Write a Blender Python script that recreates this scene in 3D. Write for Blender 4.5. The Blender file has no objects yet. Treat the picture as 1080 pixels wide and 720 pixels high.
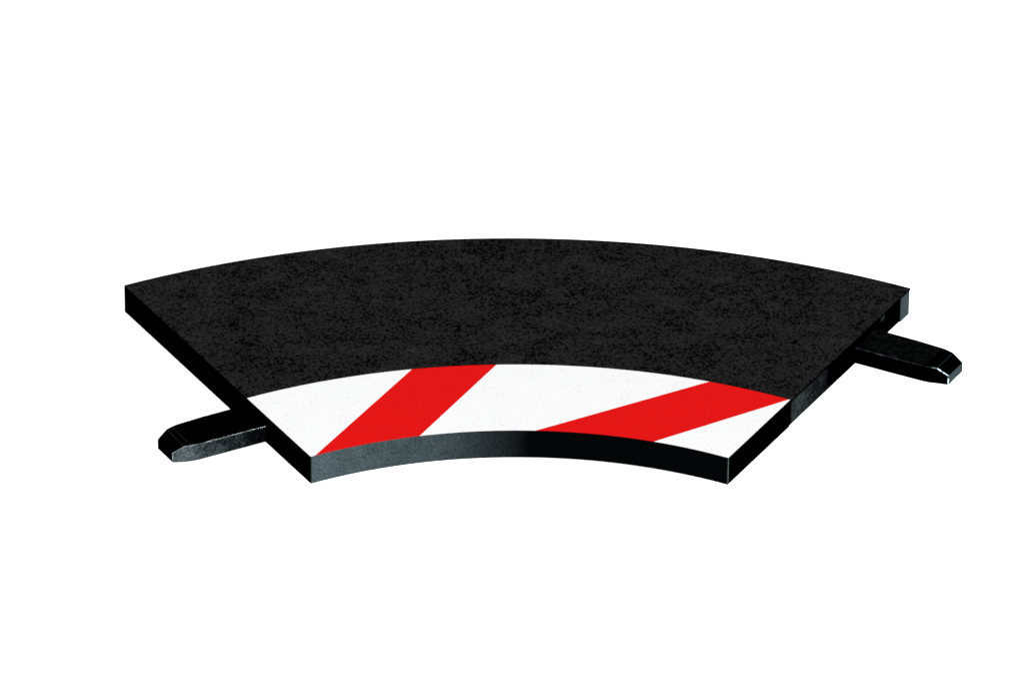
import bpy, bmesh, math
from mathutils import Vector, Matrix

S = 0.30                       # outer radius of the curve in metres
HALF = math.radians(29.258)    # half of the sector angle
R_OUT, R_MID, R_IN = 1.0, 0.675, 0.5118
H = 0.0363                     # thickness (in outer radii)
SEG = 220
TIP = (-0.410 * S, 0.500 * S, 0.006 * S)   # tip of the left connector tab

C = bpy.context.scene.collection
scene = bpy.context.scene

# ------------------------------------------------------------ materials
def mat(name, rough=0.5, spec=0.05):
    m = bpy.data.materials.new(name); m.use_nodes = True
    nt = m.node_tree; b = nt.nodes['Principled BSDF']
    b.inputs['Roughness'].default_value = rough
    b.inputs['Specular IOR Level'].default_value = spec
    return m, nt, b

def N(nt, t, **kw):
    n = nt.nodes.new(t)
    for k, v in kw.items(): setattr(n, k, v)
    return n

def noise(nt, co, scale, detail=2.0, rough=0.5, dist=0.0):
    n = N(nt, 'ShaderNodeTexNoise')
    n.inputs['Scale'].default_value = scale
    n.inputs['Detail'].default_value = detail
    n.inputs['Roughness'].default_value = rough
    n.inputs['Distortion'].default_value = dist
    nt.links.new(co, n.inputs['Vector'])
    return n.outputs['Fac']

def ramp(nt, fac, stops):
    r = N(nt, 'ShaderNodeValToRGB')
    e = r.color_ramp.elements
    while len(e) < len(stops): e.new(0.5)
    for k, (p, c) in enumerate(stops):
        e[k].position = p
        e[k].color = (c, c, c, 1) if not isinstance(c, tuple) else (*c, 1)
    nt.links.new(fac, r.inputs['Fac'])
    return r.outputs['Color']

def maths(nt, op, a, b):
    n = N(nt, 'ShaderNodeMath', operation=op)
    for k, v in enumerate((a, b)):
        if isinstance(v, (int, float)): n.inputs[k].default_value = v
        else: nt.links.new(v, n.inputs[k])
    return n.outputs[0]

def objco(nt):
    return N(nt, 'ShaderNodeTexCoord').outputs['Object']

def bump(nt, b, h, strength, dist):
    n = N(nt, 'ShaderNodeBump')
    n.inputs['Strength'].default_value = strength
    n.inputs['Distance'].default_value = dist
    nt.links.new(h, n.inputs['Height'])
    nt.links.new(n.outputs['Normal'], b.inputs['Normal'])

# rough black road surface: pitted speckle in drifting patches
ASPHALT, nt, b = mat('rough_black_road_surface', 0.9, 0.012)
co = objco(nt)
mp = N(nt, 'ShaderNodeMapping'); mp.inputs['Scale'].default_value = (0.92, 0.80, 1)   # grain drawn out a little across the piece
nt.links.new(co, mp.inputs['Vector'])
mp2 = N(nt, 'ShaderNodeMapping'); mp2.inputs['Scale'].default_value = (0.8, 1.1, 1)
nt.links.new(co, mp2.inputs['Vector'])
fine = noise(nt, mp.outputs[0], 1070, 2.5, 0.62)
patch = noise(nt, mp2.outputs[0], 80, 5.0, 0.70, 0.3)
v = maths(nt, 'ADD', fine, maths(nt, 'MULTIPLY', maths(nt, 'SUBTRACT', patch, 0.5), 0.47))
col = ramp(nt, v, [(0.36, 0.0002), (0.435, 0.0022), (0.475, 0.0096), (0.59, 0.0112), (0.72, 0.0200)])
nt.links.new(col, b.inputs['Base Color'])
bump(nt, b, fine, 0.25, 0.0003)

def printed(name, base, speck, lo):
    m, nt, b = mat(name, 0.6, 0.02)
    co = objco(nt)
    f = noise(nt, co, 900, 2.0, 0.6)
    g = noise(nt, co, 90, 3.0, 0.6)
    w = maths(nt, 'ADD', f, maths(nt, 'MULTIPLY', maths(nt, 'SUBTRACT', g, 0.5), 0.25))
    col = ramp(nt, w, [(0.27, speck), (lo, base), (0.66, base), (0.82, tuple(min(1, c * 1.06 + 0.004) for c in base))])
    nt.links.new(col, b.inputs['Base Color'])
    bump(nt, b, f, 0.12, 0.0002)
    return m
WHITE = printed('white_kerb_print', (0.705, 0.705, 0.71), (0.56, 0.56, 0.58), 0.38)
RED = printed('red_kerb_print', (0.572, 0.0046, 0.0046), (0.44, 0.004, 0.004), 0.40)

# black plastic with shade painted in, for ends, tabs and shoulder walls
BLACK, nt, b = mat('shaded_black_plastic', 0.6, 0.0)
b.inputs['Base Color'].default_value = (0.000006, 0.000006, 0.000006, 1)

# grained black plastic of curved walls; end-detail copies have shade painted in
def grained(name, k):
    m, nt, b = mat(name, 0.6, 0.0)
    co = objco(nt)
    mp = N(nt, 'ShaderNodeMapping'); mp.inputs['Scale'].default_value = (1, 1, 1.4)
    nt.links.new(co, mp.inputs['Vector'])
    f = noise(nt, mp.outputs[0], 1300, 3.0, 0.7)
    g = noise(nt, mp.outputs[0], 150, 3.0, 0.6)
    w = maths(nt, 'ADD', f, maths(nt, 'MULTIPLY', maths(nt, 'SUBTRACT', g, 0.5), 0.30))
    col = ramp(nt, w, [(0.28, (0.0005 * k, 0.0007 * k, 0.0008 * k)), (0.5, (0.0012 * k, 0.0015 * k, 0.0016 * k)), (0.72, (0.0021 * k, 0.0026 * k, 0.0027 * k))])
    nt.links.new(col, b.inputs['Base Color'])
    bump(nt, b, f, 0.2, 0.0003)
    return m
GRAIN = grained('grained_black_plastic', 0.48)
DIM = grained('dimmed_grained_plastic', 0.20)
FAINT = grained('most_dimmed_grained_plastic', 0.05)

# black plastic greyed by a sheen put into its colour
SHEEN, nt, b = mat('sheen_grey_black_plastic', 0.6, 0.1)
co = objco(nt)
f = noise(nt, co, 600, 4.0, 0.7)
g = noise(nt, co, 120, 3.0, 0.6)
w = maths(nt, 'ADD', f, maths(nt, 'MULTIPLY', maths(nt, 'SUBTRACT', g, 0.5), 0.7))
col = ramp(nt, w, [(0.25, (0.003, 0.004, 0.004)), (0.5, (0.036, 0.046, 0.049)), (0.75, (0.07, 0.085, 0.088))])
nt.links.new(col, b.inputs['Base Color'])
bump(nt, b, f, 0.2, 0.0003)

# black plastic with broken glints painted in (edges)
GLINT, nt, b = mat('black_plastic_with_edge_glints', 0.6, 0.0)
co = objco(nt)
f = noise(nt, co, 600, 4.0, 0.7)
col = ramp(nt, f, [(0.40, (0.0006, 0.0007, 0.0007)), (0.55, (0.012, 0.015, 0.016)), (0.75, (0.05, 0.06, 0.064))])
nt.links.new(col, b.inputs['Base Color'])

# plug side with grey sheen painted in, fading away from the plug's tip
SIDE_SHEEN, nt, b = mat('plug_side_sheen', 0.6, 0.0)
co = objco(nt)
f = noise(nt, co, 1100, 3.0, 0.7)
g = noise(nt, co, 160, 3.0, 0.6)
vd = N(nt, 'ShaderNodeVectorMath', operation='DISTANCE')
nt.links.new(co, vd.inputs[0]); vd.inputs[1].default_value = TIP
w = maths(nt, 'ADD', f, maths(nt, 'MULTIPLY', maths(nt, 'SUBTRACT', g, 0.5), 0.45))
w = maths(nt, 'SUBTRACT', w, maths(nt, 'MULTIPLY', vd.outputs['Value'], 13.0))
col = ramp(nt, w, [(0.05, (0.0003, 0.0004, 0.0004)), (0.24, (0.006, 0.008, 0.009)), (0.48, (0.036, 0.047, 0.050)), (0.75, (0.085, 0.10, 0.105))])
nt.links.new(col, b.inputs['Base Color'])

# end plate: black plastic, grey sheen painted in towards its corner by the kerb
PLATE_SHEEN, nt, b = mat('end_plate_sheen', 0.6, 0.0)
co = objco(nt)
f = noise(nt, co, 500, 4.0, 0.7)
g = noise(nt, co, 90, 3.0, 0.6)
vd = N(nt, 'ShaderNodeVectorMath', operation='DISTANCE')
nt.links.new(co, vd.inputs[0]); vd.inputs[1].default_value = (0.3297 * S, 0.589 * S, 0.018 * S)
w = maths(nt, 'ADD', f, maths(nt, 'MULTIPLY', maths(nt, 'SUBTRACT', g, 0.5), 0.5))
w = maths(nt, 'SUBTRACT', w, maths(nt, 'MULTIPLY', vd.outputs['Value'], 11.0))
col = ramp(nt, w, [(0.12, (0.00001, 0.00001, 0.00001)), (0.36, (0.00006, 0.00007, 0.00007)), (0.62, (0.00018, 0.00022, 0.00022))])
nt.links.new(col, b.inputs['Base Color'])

# front top edge of the left plug, its highlight painted as a pale line
EDGE, nt, b = mat('pale_edge_highlight', 0.6, 0.0)
co = objco(nt)
col = ramp(nt, noise(nt, co, 500, 3.0, 0.7), [(0.36, (0.02, 0.025, 0.026)), (0.5, (0.12, 0.14, 0.145)), (0.7, (0.24, 0.27, 0.275))])
nt.links.new(col, b.inputs['Base Color'])

# top of the outer plug: black with faint grey mottling
TOP, nt, b = mat('mottled_black_plastic', 0.7, 0.0)
co = objco(nt)
col = ramp(nt, noise(nt, co, 420, 4.0, 0.75), [(0.38, (0.0004, 0.0004, 0.0004)), (0.56, (0.0022, 0.0024, 0.0024)), (0.74, (0.009, 0.010, 0.010))])
nt.links.new(col, b.inputs['Base Color'])

FLOOR, nt, b = mat('white_table_paper', 0.9, 0.1)
co = objco(nt)
col = ramp(nt, noise(nt, co, 30, 3.0), [(0.2, 0.93), (0.8, 0.95)])
nt.links.new(col, b.inputs['Base Color'])

# ------------------------------------------------------------ geometry helpers (units: outer radii)
def pol(r, a, z): return Vector((r * math.sin(a), r * math.cos(a), z))

def end_pt(r, s, z, side):
    """point by radius r along the end face and distance s out of it"""
    a = HALF * side
    return Vector((math.sin(a) * r + math.cos(a) * side * s, math.cos(a) * r - math.sin(a) * side * s, z))

def link(name, bm, mats, parent=None, loc=(0, 0, 0)):
    bmesh.ops.scale(bm, vec=(S, S, S), verts=bm.verts)
    bmesh.ops.recalc_face_normals(bm, faces=bm.faces)
    me = bpy.data.meshes.new(name); bm.to_mesh(me); bm.free()
    for m in mats: me.materials.append(m)
    o = bpy.data.objects.new(name, me); C.objects.link(o)
    o.location = loc
    if parent: o.parent = parent
    return o

def sector(bm, r0, r1, z0, z1, inset_l=0.0, inset_r=0.0, m_top=0, m_in=1, m_out=1, m_end=2, m_bot=2, seg=SEG):
    """annular sector whose two ends can be set back in parallel"""
    def ang(r, t):
        a0 = -HALF + math.asin(inset_l / r); a1 = HALF - math.asin(inset_r / r)
        return a0 + (a1 - a0) * t
    V = {}
    for i in range(seg + 1):
        t = i / seg
        for ri, r in enumerate((r0, r1)):
            for zi, z in enumerate((z0, z1)):
                V[i, ri, zi] = bm.verts.new(pol(r, ang(r, t), z))
    def F(mi, *k):
        f = bm.faces.new([V[q] for q in k]); f.material_index = mi; return f
    tops = []
    for i in range(seg):
        j = i + 1
        tops.append(F(m_top, (i, 0, 1), (j, 0, 1), (j, 1, 1), (i, 1, 1)))
        F(m_bot, (i, 0, 0), (i, 1, 0), (j, 1, 0), (j, 0, 0))
        f = F(m_in, (i, 0, 0), (j, 0, 0), (j, 0, 1), (i, 0, 1)); f.smooth = False
        F(m_out, (i, 1, 0), (i, 1, 1), (j, 1, 1), (j, 1, 0))
    F(m_end, (0, 0, 0), (0, 0, 1), (0, 1, 1), (0, 1, 0))
    F(m_end, (seg, 0, 0), (seg, 1, 0), (seg, 1, 1), (seg, 0, 1))
    return V, tops

# ------------------------------------------------------------ the setting
bm = bmesh.new()
q = 60
bm.faces.new([bm.verts.new(v) for v in ((-q, -q, 0), (q, -q, 0), (q, q, 0), (-q, q, 0))])
floor = link('floor', bm, [FLOOR], loc=(0, 0, -0.0003))
floor['kind'] = 'structure'

# ------------------------------------------------------------ the track border piece
root = bpy.data.objects.new('track_border', None); C.objects.link(root)
root.empty_display_size = 0.05
root['label'] = 'curved black toy racetrack border piece with red and white striped kerb'
root['category'] = 'toy track piece'

# shoulder: thin road plate over a body whose right end is set back under it
PL = 0.0026
bm = bmesh.new()
sector(bm, R_MID, R_OUT, H - PL, H, 0, 0, 0, 2, 2, 2, 2)
sector(bm, R_MID, R_OUT, -0.0009, H - PL - 0.0001, 0, 0.0028, 2, 2, 2, 2, 2)
shoulder = link('road_shoulder', bm, [ASPHALT, GRAIN, BLACK], root)

# kerb with its stripes cut into the top
bm = bmesh.new()
V, tops = sector(bm, R_IN, R_MID - 0.0008, -0.0009, H, 0, 0.0016, 0, 3, 2, 2, 2)
lines = [((-0.2442, 0.4510), (-0.1320, 0.6585)), ((-0.1209, 0.4965), (-0.0268, 0.6747)),
         ((0.0226, 0.5136), (0.2337, 0.6347)), ((0.1587, 0.4847), (0.3289, 0.5912))]
def side_of(l, p):
    (x0, y0), (x1, y1) = l
    return (x1 - x0) * (p.y - y0) - (y1 - y0) * (p.x - x0)
for l in lines:
    (x0, y0), (x1, y1) = l
    no = Vector((-(y1 - y0), x1 - x0, 0)).normalized()
    tf = [f for f in bm.faces if f.material_index == 0]
    geom = list({e for f in tf for e in f.edges}) + tf + list({v for f in tf for v in f.verts})
    bmesh.ops.bisect_plane(bm, geom=geom, dist=1e-6, plane_co=(x0, y0, 0), plane_no=no)
for f in bm.faces:
    if f.material_index == 0:
        c = f.calc_center_median()
        for k in (0, 2):
            if side_of(lines[k], c) < 0 and side_of(lines[k + 1], c) > 0: f.material_index = 1
# rounded-off upright corners next to the inner wall
corner = [e for e in bm.edges if abs(e.verts[0].co.z - e.verts[1].co.z) > H * 0.9
          and math.hypot(*e.verts[0].co.xy) < R_IN + 0.001
          and any(f.material_index == 2 for f in e.link_faces)]
bmesh.ops.bevel(bm, geom=corner, offset=0.0015, segments=2, affect='EDGES', profile=0.5, material=3, clamp_overlap=False)
for f in bm.faces:
    if f.material_index == 3 and f.normal.z > 0.9: f.material_index = 0
kerb = link('kerb', bm, [WHITE, RED, BLACK, GRAIN], root)
kerb['label'] = 'white kerb with two slanting red stripes'

# connector tabs, one on each end
def tab(side, secs, m_front, m_tipside, m_tip, m_top, m_edge, name):
    """secs: (s, r_front, r_back, z_top), from inside the slab to the tip"""
    bm = bmesh.new()
    mats = [BLACK, DIM, SHEEN, GLINT, SIDE_SHEEN, EDGE, TOP]
    rings = []
    for s, r0, r1, zt in secs:
        rings.append([bm.verts.new(end_pt(r, s, z, side)) for r, z in ((r0, 0), (r0, zt), (r1, zt), (r1, 0))])
    n = len(rings)
    for i in range(n - 1):
        A, B = rings[i], rings[i + 1]
        for k in range(4):
            f = bm.faces.new((A[k], A[(k + 1) % 4], B[(k + 1) % 4], B[k]))
            if k == 0: f.material_index = m_tipside if i >= n - 3 else m_front
            elif k == 1: f.material_index = m_top if i < n - 4 else 0
            else: f.material_index = 0
    bm.faces.new(rings[0]).material_index = 0
    bm.faces.new(rings[-1]).material_index = m_tip
    bm.normal_update()
    front = [(rings[i][1], rings[i + 1][1]) for i in range(n - 1)]          # front top edge
    front.append((rings[-1][0], rings[-1][1]))                              # upright edge of the tip
    bmesh.ops.bevel(bm, geom=[bm.edges.get(e) for e in front], offset=0.0008, segments=1, affect='EDGES', material=m_edge)
    bm.normal_update()
    es = [e for e in bm.edges if len(e.link_faces) == 2 and all(f.material_index in (0, m_top) and abs(f.normal.z) > 0.3 for f in e.link_faces)
          and abs(abs((e.verts[0].co - e.verts[1].co).normalized().dot(Vector((math.sin(HALF * side), math.cos(HALF * side), 0)))) - 1) < 0.05]
    es = sorted(es, key=lambda e: -abs(e.verts[0].co.x))[:2]
    bmesh.ops.bevel(bm, geom=es, offset=0.0005, segments=1, affect='EDGES', material=3 if side < 0 else 1)
    return link(name, bm, mats, root)
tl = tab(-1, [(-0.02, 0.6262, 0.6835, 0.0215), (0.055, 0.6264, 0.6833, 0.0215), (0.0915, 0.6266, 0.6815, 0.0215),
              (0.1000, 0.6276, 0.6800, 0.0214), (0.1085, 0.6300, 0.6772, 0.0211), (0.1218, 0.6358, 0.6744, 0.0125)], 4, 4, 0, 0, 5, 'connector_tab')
tr = tab(1, [(-0.02, 0.8535, 0.9085, 0.0215), (0.055, 0.8535, 0.9080, 0.0215), (0.0915, 0.8540, 0.9060, 0.0215),
             (0.0995, 0.8552, 0.9045, 0.0214), (0.1070, 0.8576, 0.9022, 0.0211), (0.1215, 0.8612, 0.9000, 0.0125)], 0, 0, 1, 6, 3, 'connector_tab')
tl['label'] = 'connector tab with a sheen painted on its front side, beside the kerb'
tr['label'] = 'black connector tab at the outer edge with a sheen coloured into its tip'

# moulded details of the open end, under the road plate
def end_block(name, r0, r1, s0, s1, z0, z1, m, bev=0.001, segs=2):
    bm = bmesh.new()
    v = [bm.verts.new(end_pt(r, s, z, 1)) for r in (r0, r1) for s in (s0, s1) for z in (z0, z1)]
    for k in ((0, 1, 3, 2), (4, 6, 7, 5), (0, 4, 5, 1), (2, 3, 7, 6), (0, 2, 6, 4), (1, 5, 7, 3)):
        bm.faces.new([v[i] for i in k])
    bmesh.ops.bevel(bm, geom=list(bm.edges), offset=bev, segments=segs, affect='EDGES', profile=0.5)
    return link(name, bm, m, root)
end_block('end_lip', 0.9745, 0.9990, -0.006, -0.0002, 0.0, H - PL - 0.0002, [DIM])
end_block('end_plate', R_MID + 0.0012, 0.775, -0.006, -0.0004, 0.0015, H - PL - 0.0003, [PLATE_SHEEN], 0.0016, 3)
end_block('end_rib', 0.920, 0.931, -0.006, -0.0008, 0.025, H - PL - 0.0003, [FAINT], 0.001)

# ------------------------------------------------------------ light
w = bpy.data.worlds.new('World'); scene.world = w; w.use_nodes = True
w.node_tree.nodes['Background'].inputs['Color'].default_value = (1, 1, 1, 1)
w.node_tree.nodes['Background'].inputs['Strength'].default_value = 0.35

def area(name, loc, target, sx, sy, power, col=(1, 1, 1)):
    l = bpy.data.lights.new(name, 'AREA'); l.shape = 'RECTANGLE'; l.size = sx; l.size_y = sy
    l.energy = power; l.color = col
    o = bpy.data.objects.new(name, l); C.objects.link(o)
    o.location = loc
    o.rotation_euler = (Vector(target) - Vector(loc)).to_track_quat('-Z', 'Y').to_euler()
    return o
cam_dir = Vector((-0.0975, -7.4385, 4.5603 + 0.30)) - Vector((0, 0.72, 0))
key = area('softbox', Vector((0, 0.72 * S, 0)) + cam_dir.normalized() * 5.0, (0, 0.72 * S, 0), 0.35, 0.35, 482)
# low strip lamp standing on the table far to the right, below the level of the road plate
low = area('strip_lamp', (8.0 * S, (0.446 - 0.212 * 7.75) * S, 0.018 * S), (0.0, 0.50 * S, 0.018 * S), 0.85 * S, 0.02 * S, 16500, (0.86, 0.97, 1.0))

# ------------------------------------------------------------ camera
cam = bpy.data.cameras.new('camera'); co_ = bpy.data.objects.new('camera', cam); C.objects.link(co_)
cam.sensor_fit = 'HORIZONTAL'; cam.sensor_width = 36; cam.lens = 8027.18 / 1080 * 36
co_.location = Vector((-0.09752161, -7.43849363, 4.5603194)) * S
co_.rotation_euler = [math.radians(a) for a in (61.02742449, -0.44761056, -0.38076241)]
cam.clip_start = 0.05; cam.clip_end = 200
scene.camera = co_

scene.view_settings.view_transform = 'Standard'
scene.view_settings.look = 'None'
scene.view_settings.exposure = 0; scene.view_settings.gamma = 1
